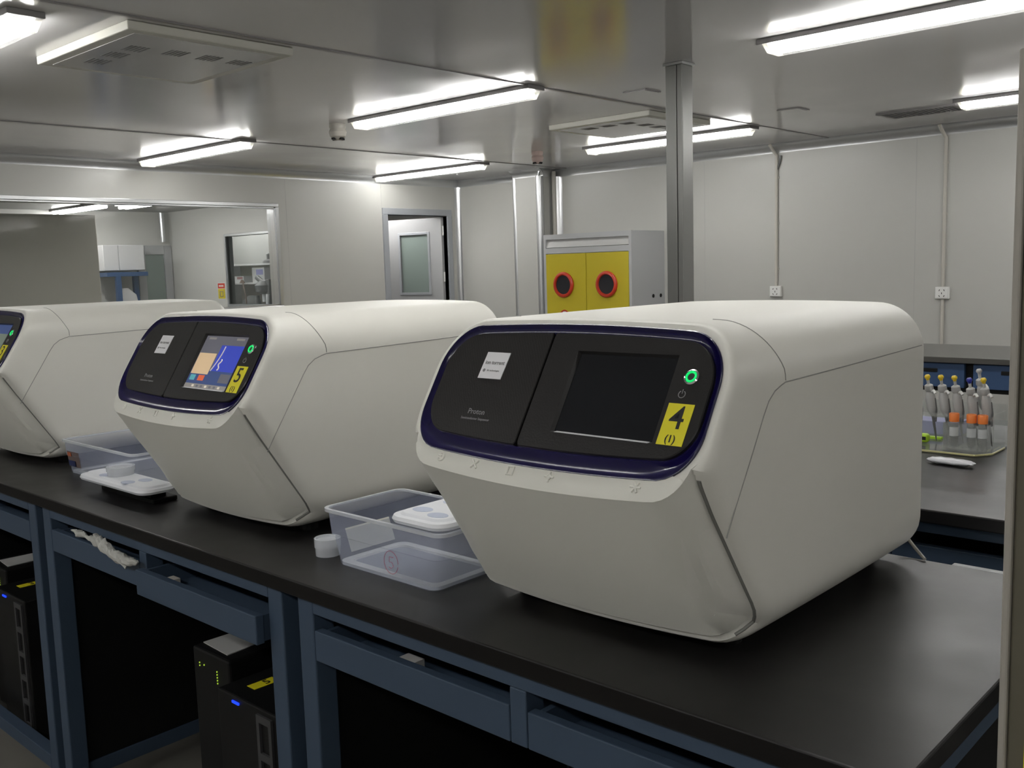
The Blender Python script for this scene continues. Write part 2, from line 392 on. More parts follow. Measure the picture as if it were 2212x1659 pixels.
def detector(x, y, label, r=.055, M=CREAM):
    t = thing('smoke_detector', label, 'smoke detector', (x, y, CZ), 0)
    MB().lathe([(r*1.0, 0), (r*1.05, -.02), (r*.95, -.035)], 20).build('base', M, t, True)
    MB().lathe([(r*.9, -.03), (r*1.1, -.055), (r*.95, -.085), (r*.5, -.105), (.002, -.108)], 20).build('dome', M, t, True)
    k = MB()
    for i in range(4):
        a = i*math.pi/2; k.box(.035*math.cos(a)-.012, .035*math.cos(a)+.012, .035*math.sin(a)-.012, .035*math.sin(a)+.012, -.106, -.094)
    k.build('sensor_slot', BLACK, t)
detector(-5.44, 4.22, 'round smoke detector hanging beside the end of the middle tube light')
detector(-5.72, 6.62, 'pinkish round detector on the ceiling near the corner column', .05, mat('detector_pink', (.62, .48, .44), .4))

# ================================================================ BACK WALL FITTINGS
def outlet(x, z, label, below):
    t = thing('power_outlet', label, 'power outlet', (x, YB, z), 0, 'white wall outlets')
    MB().box(-.055, .055, -.035, 0, -.048, .048, .006).build('box', SOCKET, t)
    MB().box(-.048, .048, -.039, -.034, -.042, .042, .003).build('face_plate', SOCKET, t)
    s = MB()
    for a, b, c in ((-.018, .022, .4), (.018, .022, -.4), (0, -.002, 0), (-.018, -.024, -.6), (.018, -.024, .6)):
        bb = bmesh.new(); bmesh.ops.create_cube(bb, size=1)
        s.add(bb, Matrix.Translation((a, -.039, b)) @ Matrix.Rotation(c, 4, 'Y') @ Matrix.Diagonal((.005, .002, .014, 1)))
    s.build('socket_slots', BLACK, t)
    c = thing('conduit', 'cream conduit rising from the %s outlet to the ceiling' % ('left' if not below else 'right'), 'conduit', (x, YB, 0), 0)
    MB().tube([(0, -.014, z+.050), (0, -.014, CZ-.10), (-.02, -.05, CZ-.05), (-.03, -.085, CZ-.005)], .014, 10).build('pipe', CREAM, c, True)
    k = MB()
    for zz in (1.3, 1.7, 2.1): k.box(-.022, .022, -.008, 0, zz, zz+.02)
    k.build('clips', CREAM, c)
    if below:
        MB().tube([(0, -.014, z-.050), (0, -.014, .5)], .014, 10).build('lower_pipe', CREAM, c, True)
    else:
        MB().tube([(0, -.014, 2.16), (.03, -.014, 2.24), (.04, -.014, CZ-.10)], .008, 8).build('branch', PIPD, c, True)
outlet(-4.16, 1.11, 'white socket box on the back wall behind the number four machine', False)
outlet(-2.72, 1.09, 'white socket box on the back wall above the rear bench', True)
tag(MB().tube([(BX1+.035, YB-.06, 1.2), (BX1+.035, YB-.06, CZ-.02)], .022, 10).build('conduit', CREAM, None, True), 'cream conduit running up the corner beside the column', 'conduit')
# steel post from floor to ceiling
t = thing('steel_post', 'square grey steel post from floor to ceiling behind the benches', 'post', (-2.80, 4.36, 0))
MB().box(-.05, .015, -.05, .05, 0, CZ-.012, .004).build('shaft', STEELP, t)
MB().box(.018, .05, -.05, .05, 0, CZ-.012, .004).build('cable_cover', STEELP, t)
MB().box(.013, .02, -.046, .05, 0, CZ-.012).build('slot', BLACK, t)
MB().box(-.06, .06, -.06, .06, CZ-.014, CZ, .003).build('ceiling_flange', ALU, t)

# ================================================================ YELLOW DOOR CABINET
t = thing('chemical_cabinet', 'grey storage cabinet with two yellow doors and red round windows', 'cabinet', (-5.892, 7.5, 0))
W2 = .539; H = 1.704
b = MB(); b.box(-W2, W2, .03, .55, 0, H, .003)
b.box(-W2, -W2+.03, 0, .03, 0, H); b.box(W2-.03, W2, 0, .03, 0, H); b.box(-W2+.03, W2-.03, 0, .03, H-.05, H); b.box(-W2+.03, W2-.03, 0, .03, 1.515, 1.57); b.box(-W2+.03, W2-.03, 0, .03, 0, .08)
b.build('carcass', CABG, t)
b = MB(); b.prism([(-W2+.03, .03, H-.05), (-W2+.03, .028, H-.05), (-W2+.03, .006, 1.575), (-W2+.03, .03, 1.57)], (2*W2-.06, 0, 0)); b.build('fascia_panel', mat('fascia_grey', (.56, .56, .55), .35), t)
for s in (-1, 1):
    x0, x1 = (-W2+.032, -.003) if s < 0 else (.003, W2-.032)
    d = MB().box(x0, x1, -.004, .03, .085, 1.51, .003).build('door', CABY, t)
    cx = -.279 if s < 0 else .253
    Mx = Matrix.Translation((cx, -.004, 1.205)) @ Matrix.Rotation(math.pi/2, 4, 'X')
    MB().lathe([(.092, .0), (.125, .002), (.128, .014), (.115, .028), (.098, .026), (.092, .012)], 36, Mx, cap=False).build('window_ring', RED, d, True, 60)
    MB().lathe([(.0005, .010), (.094, .010), (.094, .004)], 36, Mx, cap=False).build('window_glass', DARKG, d, True)
    Ms = Matrix.Translation((cx, -.005, .898)) @ Matrix.Rotation(math.pi/2, 4, 'X')
    sg = MB().lathe([(.0005, .001), (.058, .001)], 28, Ms, cap=False).build('warning_sign', CARD, d)
    rr = MB(); rr.lathe([(.045, .0015), (.060, .0015), (.060, 0), (.045, 0)], 28, Ms, cap=False)
    bb = bmesh.new(); bmesh.ops.create_cube(bb, size=1); rr.add(bb, Ms @ Matrix.Rotation(math.radians(45), 4, 'Z') @ Matrix.Translation((0, 0, .0015)) @ Matrix.Diagonal((.095, .012, .001, 1)))
    rr.build('sign_ring', RED, d)
    MB().tube([(s*.04, -.02, .95), (s*.04, -.035, .96), (s*.04, -.035, 1.04), (s*.04, -.02, 1.05)], .006, 8).build('handle', CHROME, d, True) if False else None
for y in (.351, .478): MB().lathe([(.018, 0), (.018, .003)], 16, Matrix.Translation((W2, y, 1.079)) @ Matrix.Rotation(math.pi/2, 4, 'Y')).build('vent_hole', BLACK, t)

# ================================================================ BENCHES
BZ = .85
def lab_table(x0, x1, label, y0=.985, y1=1.75, out=(0, 0), detail=True, blue=BLUE, zb=BZ-.03):
    t = thing('bench_frame', label, 'bench frame', (x0, y0, 0), 0, 'blue steel bench frames'); wd = x1-x0; dp = y1-y0; lg = .046
    for px, py in ((0, 0), (wd-lg, 0), (0, dp-lg), (wd-lg, dp-lg)):
        MB().box(px, px+lg, py, py+lg, .012, zb, .003).build('leg', blue, t)
        MB().lathe([(.018, 0), (.018, .012)], 12, Matrix.Translation((px+lg/2, py+lg/2, 0))).build('foot', BLACK, t)
    MB().box(lg, wd-lg, 0, .04, zb-.028, zb, .002).build('front_rail', blue, t)
    MB().box(lg, wd-lg, dp-.04, dp, zb-.06, zb, .002).build('back_rail', blue, t)
    MB().box(lg, wd-lg, .0, .035, .06, .10, .002).build('base_rail', blue, t)
    for s in (0, wd-lg): MB().box(s, s+lg, lg, dp-lg, zb-.05, zb, .002).build('side_rail', blue, t)
    for s in (0, wd-lg): MB().box(s+.012, s+lg-.012, lg, dp-lg, .06, .10, .002).build('side_base_rail', blue, t)
    MB().box(lg, wd-lg, dp-.06, dp-.045, .012, zb-.06).build('back_panel', BLACK, t)  # black sheet added to block light from behind and keep the bay dark
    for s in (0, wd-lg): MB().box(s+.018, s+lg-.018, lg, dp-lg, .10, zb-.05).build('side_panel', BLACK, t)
    mid = wd/2+.0
    MB().box(mid-.016, mid+.016, 0, .04, zb-.115, zb-.028, .002).build('divider', blue, t)
    for k in (0, 1):
        a, c = (lg+.002, mid-.018) if k == 0 else (mid+.018, wd-lg-.002)
        o = -out[k]
        d = MB().box(a, c, o, o+.018, zb-.115, zb-.058, .002).build('drawer', blue, t)
        q = MB(); q.box(a+.005, c-.005, o+.018, o+.42, zb-.113, zb-.105); q.box(a+.005, a+.015, o+.018, o+.42, zb-.105, zb-.062); q.box(c-.015, c-.005, o+.018, o+.42, zb-.105, zb-.062); q.box(a+.015, c-.015, o+.41, o+.42, zb-.105, zb-.062)
        q.build('drawer_tray', blue, d)
    return t
lab_table(-2.588, -1.508, 'blue steel bench frame under the number five machine, one drawer pulled out', out=(0, .028))
lab_table(-1.457, -.375, 'blue steel bench frame under the number four machine at the bench end')
lab_table(-3.72, -2.635, 'blue steel bench frame at the left edge under the half seen machine')
t = thing('worktop', 'long black worktop carrying the row of white machines', 'worktop', (-5.0, .972, BZ-.03))
MB().box(0, 5.0-.357, 0, .785, 0, .03, .003).build('slab', BLACKTOP, t)
MB().box(.002, 5.0-.357, -.0006, .001, .003, .0275).build('edge_shade_band', EDGE_SHADE, t)  # thin black strip; shade on the front edge is put into its colour
# second bench behind
lab_table(-2.0, -.92, 'blue steel bench frame behind the front bench, mostly hidden by the machine', 2.14, 2.9)
lab_table(-.87, .21, 'blue steel bench frame under the pipette stand', 2.14, 2.9)
t = thing('worktop', 'black worktop of the second bench with the pipette stand on it', 'worktop', (-3.4, 2.115, BZ-.03))
MB().box(0, 3.7, 0, 1.3, 0, .03, .003).build('slab', BLACKTOP, t)
# third bench along the back
t = thing('worktop', 'dark worktop of the rear bench near the back wall', 'worktop', (-4.4, 5.37, BZ-.03))
MB().box(0, 4.2, 0, .79, 0, .03, .003).build('slab', REARTOP, t)
def drawer_unit(x, label):
    t = thing('rear_bench_frame', label, 'bench frame', (x, 5.40, 0), 0, 'rear bench frames')
    for px in (-.55, .50): MB().box(px, px+.05, 0, .05, 0, .82, .003).build('leg', mat('leg_paleblue', (.28, .32, .38), .5) if 'leg_paleblue' not in bpy.data.materials else bpy.data.materials['leg_paleblue'], t)
    for px in (-.55, .50): MB().box(px, px+.05, .68, .73, 0, .82, .003).build('leg', bpy.data.materials['leg_paleblue'], t)
    MB().box(-.5, .5, .03, .7, .66, .818).build('drawer_housing', BLACK, t)
    for a, c in ((-.498, -.022), (.022, .498)):
        d = MB().box(a, c, 0, .03, .685, .815, .003).build('drawer', BLUED, t)
        MB().box((a+c)/2-.1, (a+c)/2+.1, -.004, .01, .765, .785, .002).build('grip_slot', BLACK, d)
drawer_unit(-1.685, 'blue drawers under the rear bench, seen past the pipettes'); drawer_unit(-2.85, 'blue drawers under the rear bench hidden by the big machine')

# ================================================================ THE MACHINES
S = .63; CS = math.hypot(1, S)
HXO, ZT, ZB = .273, .471, .014
ZC = .33; NA = 220
def sd(x, z, hx, zt, zb, rt, rb, bow_t=0, bow_b=0):
    c = (zt+zb)/2; hz = (zt-zb)/2
    q = (x/hx)**2
    zz = z + bow_t*q if z > c else z - bow_b*q
    r = rt if zz > c else rb
    ax = abs(x)-hx+r; az = abs(zz-c)-hz+r
    return math.hypot(max(ax, 0), max(az, 0)) + min(max(ax, az), 0) - r
def ray(a, cx, cz, f):
    ca, sa = math.cos(a), math.sin(a); lo, hi = 0, .8
    for _ in range(36):
        md = (lo+hi)/2
        if f(cx+ca*md, cz+sa*md) < 0: lo = md
        else: hi = md
    return (cx+ca*lo, cz+sa*lo)
f_body = lambda x, z: sd(x, z, HXO, ZT, ZB, .080, .062, .006, .008)
def low(z):
    q = max(0, min(1, (.335-z)/.07)); return q*q*(3-2*q)
f_out = lambda x, z: sd(x, z, HXO-.008-.014*low(z)*max(0, min(1, (z-.03)/.2)), ZT-.004, ZB+.010, .076, .056, .008, .010)
f_rim = lambda x, z: sd(x, z, .257, .4615, .2685, .062, .054, .009, .010)
f_pan = lambda x, z: sd(x, z, .2455, .449, .294, .052, .044, .008, .009)
def z_cr(x):
    ax = min(abs(x), HXO-.0225); z = .245 + .012*(ax/.25)**2; r = .045; e = HXO-.022-r
    if ax > e: z += r - math.sqrt(max(0, r*r-(ax-e)**2))
    return z
def f_cr(x, z): return max(f_out(x, z)+.0012, (z_cr(x)-z)*.9)
def y_up(z): return S*(z-.283)
def F(x, z):
    zc = z_cr(x)
    return y_up(z) if z >= zc else y_up(zc) + S*(zc-z)*1.0
ANG = [2*math.pi*k/NA for k in range(NA)]
L_body = [ray(a, 0, ZC, f_body) for a in ANG]; L_out = [ray(a, 0, ZC, f_out) for a in ANG]
L_rim = [ray(a, 0, ZC, f_rim) for a in ANG]; L_pan = [ray(a, 0, ZC, f_pan) for a in ANG]; L_cr = [ray(a, 0, ZC, f_cr) for a in ANG]
def lerp(p, q, t): return (p[0]+(q[0]-p[0])*t, p[1]+(q[1]-p[1])*t)
# y on the crease ring is on the upper plane
def ycr(k):
    return y_up(L_cr[k][1])
YFO = [F(*p) for p in L_out]
RO = [.016+.020*low(p[1]) for p in L_out]
# rounded front edge needs the side / bottom edge to start behind the front face
def ring3(pts, ys): return [Vector((p[0], y, p[1])) for p, y in zip(pts, ys)]
T_ = Vector((0, S/CS, 1/CS)); N_ = Vector((0, -1/CS, S/CS)); O_ = Vector((0, 0, .283))
def onplane(u, h, d=0): return O_ + Vector((u, 0, 0)) + T_*h + N_*d
def MP(u, h, d=0): return basis(onplane(u, h, d), Vector((1, 0, 0)), T_, N_)

def sequencer(loc, label):
    t = thing('dna_sequencer', label, 'lab instrument', loc, 0, 'row of white benchtop sequencers')
    YR = .775; rr = .06
    rings = []
    # rim -> crease (upper plane)
    for k in range(5): 
        a = k/4; rings.append([Vector((x, y_up(z), z)) for x, z in [lerp(L_rim[i], L_cr[i], a) for i in range(NA)]])
    # crease -> outer edge (lower face), upper part is a hair wide
    for k in range(1, 9):
        a = k/8; row = []
        for i in range(NA):
            x, z = lerp(L_cr[i], L_out[i], a); row.append(Vector((x, F(x, z), z)))
        rings.append(row)
    for k in range(1, 6):
        ph = k/5*math.pi/2; a, b = math.sin(ph), 1-math.cos(ph)
        rings.append([Vector((*(lerp(L_out[i], L_body[i], a)[:1]), YFO[i]+RO[i]*b, lerp(L_out[i], L_body[i], a)[1])) for i in range(NA)])
    y0 = [YFO[i]+RO[i] for i in range(NA)]
    for k in range(1, 9):
        a = k/8; rings.append([Vector((L_body[i][0]*(1+.012*math.sin(math.pi*a*.9)), y0[i]+(YR-rr-y0[i])*a, L_body[i][1])) for i in range(NA)])
    sc = 1+.012*math.sin(math.pi*.9)
    for k in range(1, 9):
        ph = k/8*math.pi/2; q = 1-(rr/.27)*(1-math.cos(ph))
        rings.append([Vector((L_body[i][0]*sc*q, YR-rr+rr*math.sin(ph), ZC-.08+(L_body[i][1]-ZC+.08)*q)) for i in range(NA)])
    rings.append([Vector((L_body[i][0]*.05, YR, ZC-.08+(L_body[i][1]-ZC+.08)*.05)) for i in range(NA)])
    mb = MB().loft(rings, cap1=True); mb.build('body', WHITE, t, True, 28)
    # front door: lower face + lip, from seam to seam
    idx = [i for i in range(NA) if math.sin(ANG[i]) < 0 and L_cr[i][1] < .286 and L_out[i][1] < .286]
    # continuous run of indices
    mb = MB(); D = .0022; rows = []
    for i in idx:
        row = [Vector((L_rim[i][0], y_up(L_rim[i][1]), L_rim[i][1])) + N_*-.004, Vector((L_rim[i][0], y_up(L_rim[i][1]), L_rim[i][1])) + N_*D]
        for a in (.5, .85): x, z = lerp(L_rim[i], L_cr[i], a); row.append(Vector((x, y_up(z), z)) + N_*D)
        x, z = L_cr[i]; row.append(Vector((x, y_up(z)-D*.9, z-.0015)))
        nl = Vector((0, -1/CS, -S/CS))
        for a in (.08, .25, .45, .65, .85, .97): x, z = lerp(L_cr[i], L_out[i], a); row.append(Vector((x, F(x, z), z)) + nl*D)
        x, z = lerp(L_cr[i], L_out[i], .985); row.append(Vector((x, F(x, z)+.004, z)))
        rows.append(row)
    mb.loft(rows, closed=False); door = mb.build('front_door', LIPW, t, True, 35)
    # the raised marks on the lip
    def mark(u, kind):
        z = None
        h = -.030 + .006*(u/.2)**2 + .0035
        b = MB(); P = lambda a, c: onplane(u+a, h+c, D+.0006)
        r = .0017
        if kind == 'loop': b.tube([P(.006*math.cos(q), .006*math.sin(q)) for q in [math.radians(-150+k*20) for k in range(14)]], r, 6); b.tube([P(-.006, .002), P(0, .001)], r, 6)
        if kind == 'x': b.tube([P(-.006, -.006), P(.006, .006)], r, 6); b.tube([P(-.006, .006), P(.006, -.006)], r, 6)
        if kind == 'sq': b.tube([P(-.005, -.006), P(.005, -.006), P(.005, .006), P(-.005, .006)], r, 6, closed=True)
        if kind == 'plus': b.tube([P(-.008, 0), P(.008, 0)], r, 6); b.tube([P(0, -.008), P(0, .008)], r, 6); b.tube([P(-.004, 0), P(0, .004), P(.004, 0), P(0, -.004)], r, 6, closed=True)
        if kind == 'star':
            for q in (0, 60, 120): c, s_ = math.cos(math.radians(q))*.008, math.sin(math.radians(q))*.008; b.tube([P(-c, -s_), P(c, s_)], r, 6)
        b.build('embossed_mark', LIPW, door, True)
    for u, kd in ((-.178, 'loop'), (-.105, 'x'), (-.033, 'sq'), (.039, 'plus'), (.181, 'star')): mark(u, kd)
    # dark gap beside the front door, left and right
    for sgn in (1, -1):
        path = []
        for i in range(NA):
            x, z = lerp(L_out[i], L_body[i], .12)
            if x*sgn > .236 and .020 < z < .284 and math.sin(ANG[i]) < 0: path.append((z, Vector((x, YFO[i]+.0008, z))))
        pts = [p for z, p in sorted(path, key=lambda q: math.atan2(q[0]-ZC, abs(q[1].x)))]
        MB().tube(pts, .0026, 8).build('door_gap', mat('gap_grey', (.20, .20, .185), .7) if 'gap_grey' not in bpy.data.materials else bpy.data.materials['gap_grey'], t, True)
    # indigo rim around the control panel
    rim = []
    for k, (a, d) in enumerate(((0, -.006), (0, .0035), (.12, .0045), (.3, .001), (.6, -.004), (.9, -.004), (1.0, -.004))):
        rim.append([Vector((x, y_up(z), z)) + N_*d for x, z in [lerp(L_rim[i], L_pan[i], a) for i in range(NA)]])
    MB().loft(rim).build('indigo_rim', INDIGO, t, True, 60)
    # black panels, split left / right of the slit
    US = -.043
    def zh(h): return .283 + h/CS
    outl = [(x, (z-.283)*CS) for x, z in L_pan]
    def slab(keep, hole=None, cx=0, ch=.1, M=PANEL, name='panel', inset=.0):
        fp = lambda u, h: max(f_pan(u, zh(h)), (US+.0015-u) if keep > 0 else (u-US+.0015))
        K = 150; A = [2*math.pi*k/K for k in range(K)]
        if hole:
            u0, u1, h0, h1 = hole
            for cu, chh in ((u0, h0), (u1, h0), (u0, h1), (u1, h1)): A.append(math.atan2(chh-ch, cu-cx) % (2*math.pi))
        for hh in (-1, 1): # exact slit corners
            for k in range(200):
                pass
        A.sort(); o = [ray(a, cx, ch, fp) for a in A]
        o2 = [lerp(p, (cx, ch), .010) for p in o]
        rings = [[onplane(u, h, -.005) for u, h in o], [onplane(u, h, .0012) for u, h in o], [onplane(u, h, .0025) for u, h in o2]]
        b = MB()
        if hole:
            fr = lambda u, h: max(u0-u, u-u1, h0-h, h-h1)
            fr2 = lambda u, h: max(u0+.004-u, u-u1+.003, h0+.004-h, h-h1+.003)
            q = [ray(a, cx, ch, fr) for a in A]; q2 = [ray(a, cx, ch, fr2) for a in A]
            rings += [[onplane(u, h, .0025) for u, h in q], [onplane(u, h, -.004) for u, h in q2]]
            b.loft(rings)
        else: b.loft(rings, cap1=True)
        return b.build(name, M, t, True, 25)
    slab(-1, None, -.14, .10, name='chip_cover', M=PATT)
    HOLE = (.012, .184, .040, .168)
    cp = slab(1, HOLE, .098, .104, name='control_panel')
    MB().prism([onplane(.010, .038, -.0036), onplane(.186, .038, -.0036), onplane(.186, .170, -.0036), onplane(.010, .170, -.0036)], N_*.0008).build('touch_screen', SCREEN, t)
    MB().prism([onplane(.020, .0395, .0026), onplane(.178, .0395, .0026), onplane(.178, .0435, -.0025), onplane(.020, .0435, -.0025)], N_*.0006).build('screen_ledge_glint', LEDGE_GLINT, t)  # bevel strip with the reflected highlight painted into its colour
    # power button
    pb = MB().lathe([(.0105, 0), (.0110, .002), (.0088, .0032)], 28, MP(.213, .137, .0022), cap=False).build('power_button', CHROME, t, True)
    MB().lathe([(.0048, .0015), (.0060, .0042), (.0076, .0042), (.0088, .0020)], 28, MP(.213, .137, .0022), cap=False).build('light_ring', GREEN, pb, True)
    MB().lathe([(.0005, .0024), (.0052, .0024)], 20, MP(.213, .137, .0022), cap=False).build('button_cap', GREYD, pb)
    b = MB(); b.tube([onplane(.206+.005*math.cos(q), .112+.005*math.sin(q), .0026) for q in [math.radians(120+k*20) for k in range(16)]], .0006, 5); b.tube([onplane(.206, .113, .0026), onplane(.206, .119, .0026)], .0006, 5); b.build('power_symbol', PRINT, cp)
    # white card badge, left
    cc = t.children[-0] if False else [c for c in t.children if c.name.startswith('chip_cover')][-1]
    bd = MB().prism([onplane(-.165, .113, .0024), onplane(-.117, .113, .0024), onplane(-.115, .158, .0024), onplane(-.163, .158, .0024)], N_*.0012).build('card_badge', CARD, t)
    text('badge_text', 'ion torrent', .0088, INKG, MP(-.140, .140, .0037), bd, .02)
    text('badge_text', 'life technologies', .0040, INKG, MP(-.138, .1265, .0037), bd)
    MB().lathe([(.0005, 0), (.0028, 0)], 14, MP(-.157, .1265, .0038), cap=False).build('badge_emblem', INKG, bd)
    text('panel_text', 'Proton', .0125, PRINT, MP(-.141, .057, .0027), cc)
    text('panel_text', 'Semiconductor Sequencer', .0056, PRINT, MP(-.139, .0455, .0027), cc)
    # seams of the top cover and side panel
    def bodypt(i, y): return Vector((L_body[i][0]*(1+.012*math.sin(math.pi*.9*max(0, min(1, (y-y0[i])/(YR-rr-y0[i]))))), y, L_body[i][1]))
    YS = .208; top = [i for i in range(NA) if L_body[i][1] > .383]
    def side(z, y, sg):
        i = min((i for i in range(NA) if L_body[i][0]*sg > 0), key=lambda i: abs(L_body[i][1]-z)); p = bodypt(i, y); p.z = z; return p
    for sg in (1, -1):
      grp = [i for i in top if L_body[i][0]*sg > .17]
      MB().tube([bodypt(i, YS - .03*max(0, (L_body[i][1]-.40)/.07)) for i in grp], .0009, 6).build('cover_seam', SEAM, t, True)
    for sg in (1, -1):
        MB().tube([side(.383+.010*k/10, YS+(YR-rr-YS)*k/10, sg) for k in range(11)], .0009, 6).build('cover_seam', SEAM, t, True)
        pts = [side(.383, YS, sg), side(.380, YS-.012, sg), side(.374, YS-.030, sg), side(.362, YS-.047, sg), side(.345, YS-.060, sg)]
        for k in range(1, 9): pts.append(side(.345-.145*k/8, YS-.060-.0945*k/8, sg))
        MB().tube(pts, .0009, 6).build('panel_seam', SEAM, t, True)
    for px, py in ((-.19, .2), (.19, .2), (-.19, .68), (.19, .68)):
        MB().lathe([(.02, 0), (.022, .025)], 14, Matrix.Translation((px, py, 0))).build('foot', BLACK, t)
    return t
m4 = sequencer((-.890, 1.008, BZ), 'nearest white sequencer with a yellow number 4 sticker and blank screen')
m5 = dup(m4, (-1.915, 1.007, BZ), 'middle white sequencer with a yellow number 5 sticker and lit screen')
m3 = dup(m4, (-3.196, 1.026, BZ), 'white sequencer cut by the left edge, yellow number 3 sticker')
def panel_of(m): return [c for c in m.children if c.name.startswith('control_panel')][0]
for mm, d in ((m4, '4'), (m5, '5'), (m3, '3')):
    st = MB().prism([onplane(.1905, .040, .0026), onplane(.2295, .040, .0026), onplane(.2305, .0985, .0026), onplane(.1915, .0985, .0026)], N_*.0006).build('number_sticker', YELLOW, mm)
    st['label'] = 'yellow sticker with a black number ' + d
    text('sticker_number', d, .046, INK, MP(.2105, .077, .0034), st, .002, sx=1.0)
    text('sticker_number', '(1)', .0145, INK, MP(.2095, .0485, .0034), st, .01)
# lit screens of the middle and left machine
def em(name, c, e=.34): return mat(name, c, .4, emit=c, es=e)
UIG = em('ui_grey', (.10, .10, .12)); UIB = em('ui_blue', (.03, .05, .38)); UIT = em('ui_tan', (.55, .40, .24), .32); UIC = em('ui_cyan', (.08, .30, .34)); UIR = em('ui_red', (.55, .10, .04)); UIW = em('ui_pale', (.55, .50, .42)); UIN = em('ui_navy', (.035, .06, .16)); UID = em('ui_bar', (.20, .19, .18))
def ui(mm, full):
    cp = [c for c in mm.children if c.name.startswith('touch_screen')][0]
    def r(u0, u1, h0, h1, M, d, nm='screen_field'): MB().prism([onplane(u0, h0, d), onplane(u1, h0, d), onplane(u1, h1, d), onplane(u0, h1, d)], N_*.0001).build(nm, M, cp)
    U = lambda f: .014+.168*f
    Hh = lambda f: .042+.125*f
    r(U(0), U(1), Hh(0), Hh(1), UIG if full else UIN, -.0027, 'screen_image')
    if not full:
        r(U(.55), U(1), Hh(.2), Hh(.75), em('ui_olive', (.12, .15, .12)), -.0025); return
    r(U(0), U(1), Hh(.02), Hh(.36), UIN, -.0026)
    r(U(.02), U(.42), Hh(.27), Hh(.66), UIT, -.0025)
    r(U(.45), U(.97), Hh(.34), Hh(.82), UIB, -.0025)
    b = MB(); b.tube([onplane(U(.58-.1*(1-q)**2-.03), Hh(.34+.46*q), -.0023) for q in [k/8 for k in range(9)]], .0012, 5); b.build('screen_curve', UIW, cp)
    MB().tube([onplane(U(.59+.02*math.sin(q*9)), Hh(.36+.2*q), -.0023) for q in [k/8 for k in range(9)]], .0015, 5).build('screen_curve', UIW, cp)
    r(U(.05), U(.17), Hh(.15), Hh(.25), UIC, -.0024); r(U(.24), U(.38), Hh(.15), Hh(.25), UIR, -.0024)
    r(U(.72), U(.95), Hh(.14), Hh(.30), UIG, -.0024)
    r(U(0), U(1), Hh(0.01), Hh(.09), UID, -.0024)
    for k in range(7): r(U(.18+.1*k), U(.23+.1*k), Hh(.03), Hh(.07), UIW if k % 3 == 0 else UIG, -.0023)
    r(U(.08), U(.25), Hh(.92), Hh(.96), UID, -.0024); r(U(.72), U(.9), Hh(.92), Hh(.96), UID, -.0024); r(U(.05), U(.40), Hh(.70), Hh(.80), UIG, -.0024)
ui(m5, True); ui(m3, False)

# ================================================================ TUBS, LIDS, CUPS ON THE FRONT BENCH
def rrect(x0, x1, y0, y1, r, z, n=5):
    P = []
    for cx, cy, a0 in ((x1-r, y1-r, 0), (x0+r, y1-r, 90), (x0+r, y0+r, 180), (x1-r, y0+r, 270)):
        for k in range(n+1):
            a = math.radians(a0+90*k/n); P.append(Vector((cx+r*math.cos(a), cy+r*math.sin(a), z)))
    return P
def tub(name, label, loc, base, top, h, r=.02, group=None):
    t = thing(name, label, 'storage tub', loc, 0, group)
    bx0, bx1, by0, by1 = base; tx0, tx1, ty0, ty1 = top; th = .0015
    mid = lambda f: (bx0+(tx0-bx0)*f, bx1+(tx1-bx1)*f, by0+(ty0-by0)*f, by1+(ty1-by1)*f)
    rings = [rrect(*base, r, 0), rrect(*mid(.5), r, h*.52)]
    m2 = mid(.55); rings += [rrect(m2[0]-.003, m2[1]+.003, m2[2]-.003, m2[3]+.003, r, h*.54), rrect(*top, r, h)]
    MB().loft(rings, cap0=False).build('wall', TUB, t, True, 30)
    MB().loft([rrect(bx0+.001, bx1-.001, by0+.001, by1-.001, r, .001), rrect(bx0+.001, bx1-.001, by0+.001, by1-.001, r, .007), rrect(bx0+.018, bx1-.018, by0+.018, by1-.018, r*.7, .007), rrect(bx0+.021, bx1-.021, by0+.021, by1-.021, r*.7, .003)], cap1=False).build('base', TUBR, t, True, 30)
    MB().loft([rrect(bx0+.02, bx1-.02, by0+.02, by1-.02, r*.7, .002), rrect(bx0+.02, bx1-.02, by0+.02, by1-.02, r*.7, .004)], cap0=True, cap1=True).build('floor_sheet', TUB, t, True, 30)
    MB().loft([rrect(tx0-.006, tx1+.006, ty0-.006, ty1+.006, r+.004, h-.006), rrect(tx0-.006, tx1+.006, ty0-.006, ty1+.006, r+.004, h), rrect(tx0+.001, tx1-.001, ty0+.001, ty1-.001, r, h), rrect(tx0+.001, tx1-.001, ty0+.001, ty1-.001, r, h-.004)]).build('rim', TUBR, t, True, 30)
    return t
# tub between the two near machines
t = tub('storage_tub', 'clear open plastic tub between the number five and number four machines', (-1.466, 1.085, BZ), (0, .272, 0, .165), (-.042, .285, .006, .200), .102)
t2 = t
MB().prism([(-.007, .040, .012), (-.007, .150, .012), (-.0235, .150, .056), (-.0235, .040, .056)], (.001, 0, 0)).build('paper_label', mat('label_cream', (.68, .67, .58), .6), t)
def flat_tray(name, label, loc, sx, sy, rz=0):
    t = thing(name, label, 'lid', loc, rz)
    MB().loft([rrect(0, sx, 0, sy, .012, 0), rrect(-.001, sx+.001, -.001, sy+.001, .012, .003), rrect(0, sx, 0, sy, .012, .0065), rrect(.018, sx-.018, .018, sy-.018, .008, .0065), rrect(.022, sx-.022, .022, sy-.022, .006, .0035)], cap0=True, cap1=True).build('plate', TUBR, t, True, 30)
    b = MB(); b.tube([(.075+.026*math.cos(k*.3), .06+.022*math.sin(k*.3), .0045) for k in range(21)], .0008, 5); b.tube([(.072, .072, .0045), (.064, .062, .0045), (.075, .055, .0045), (.068, .046, .0045)], .0008, 5); b.build('red_mark', RED, t)
    return t
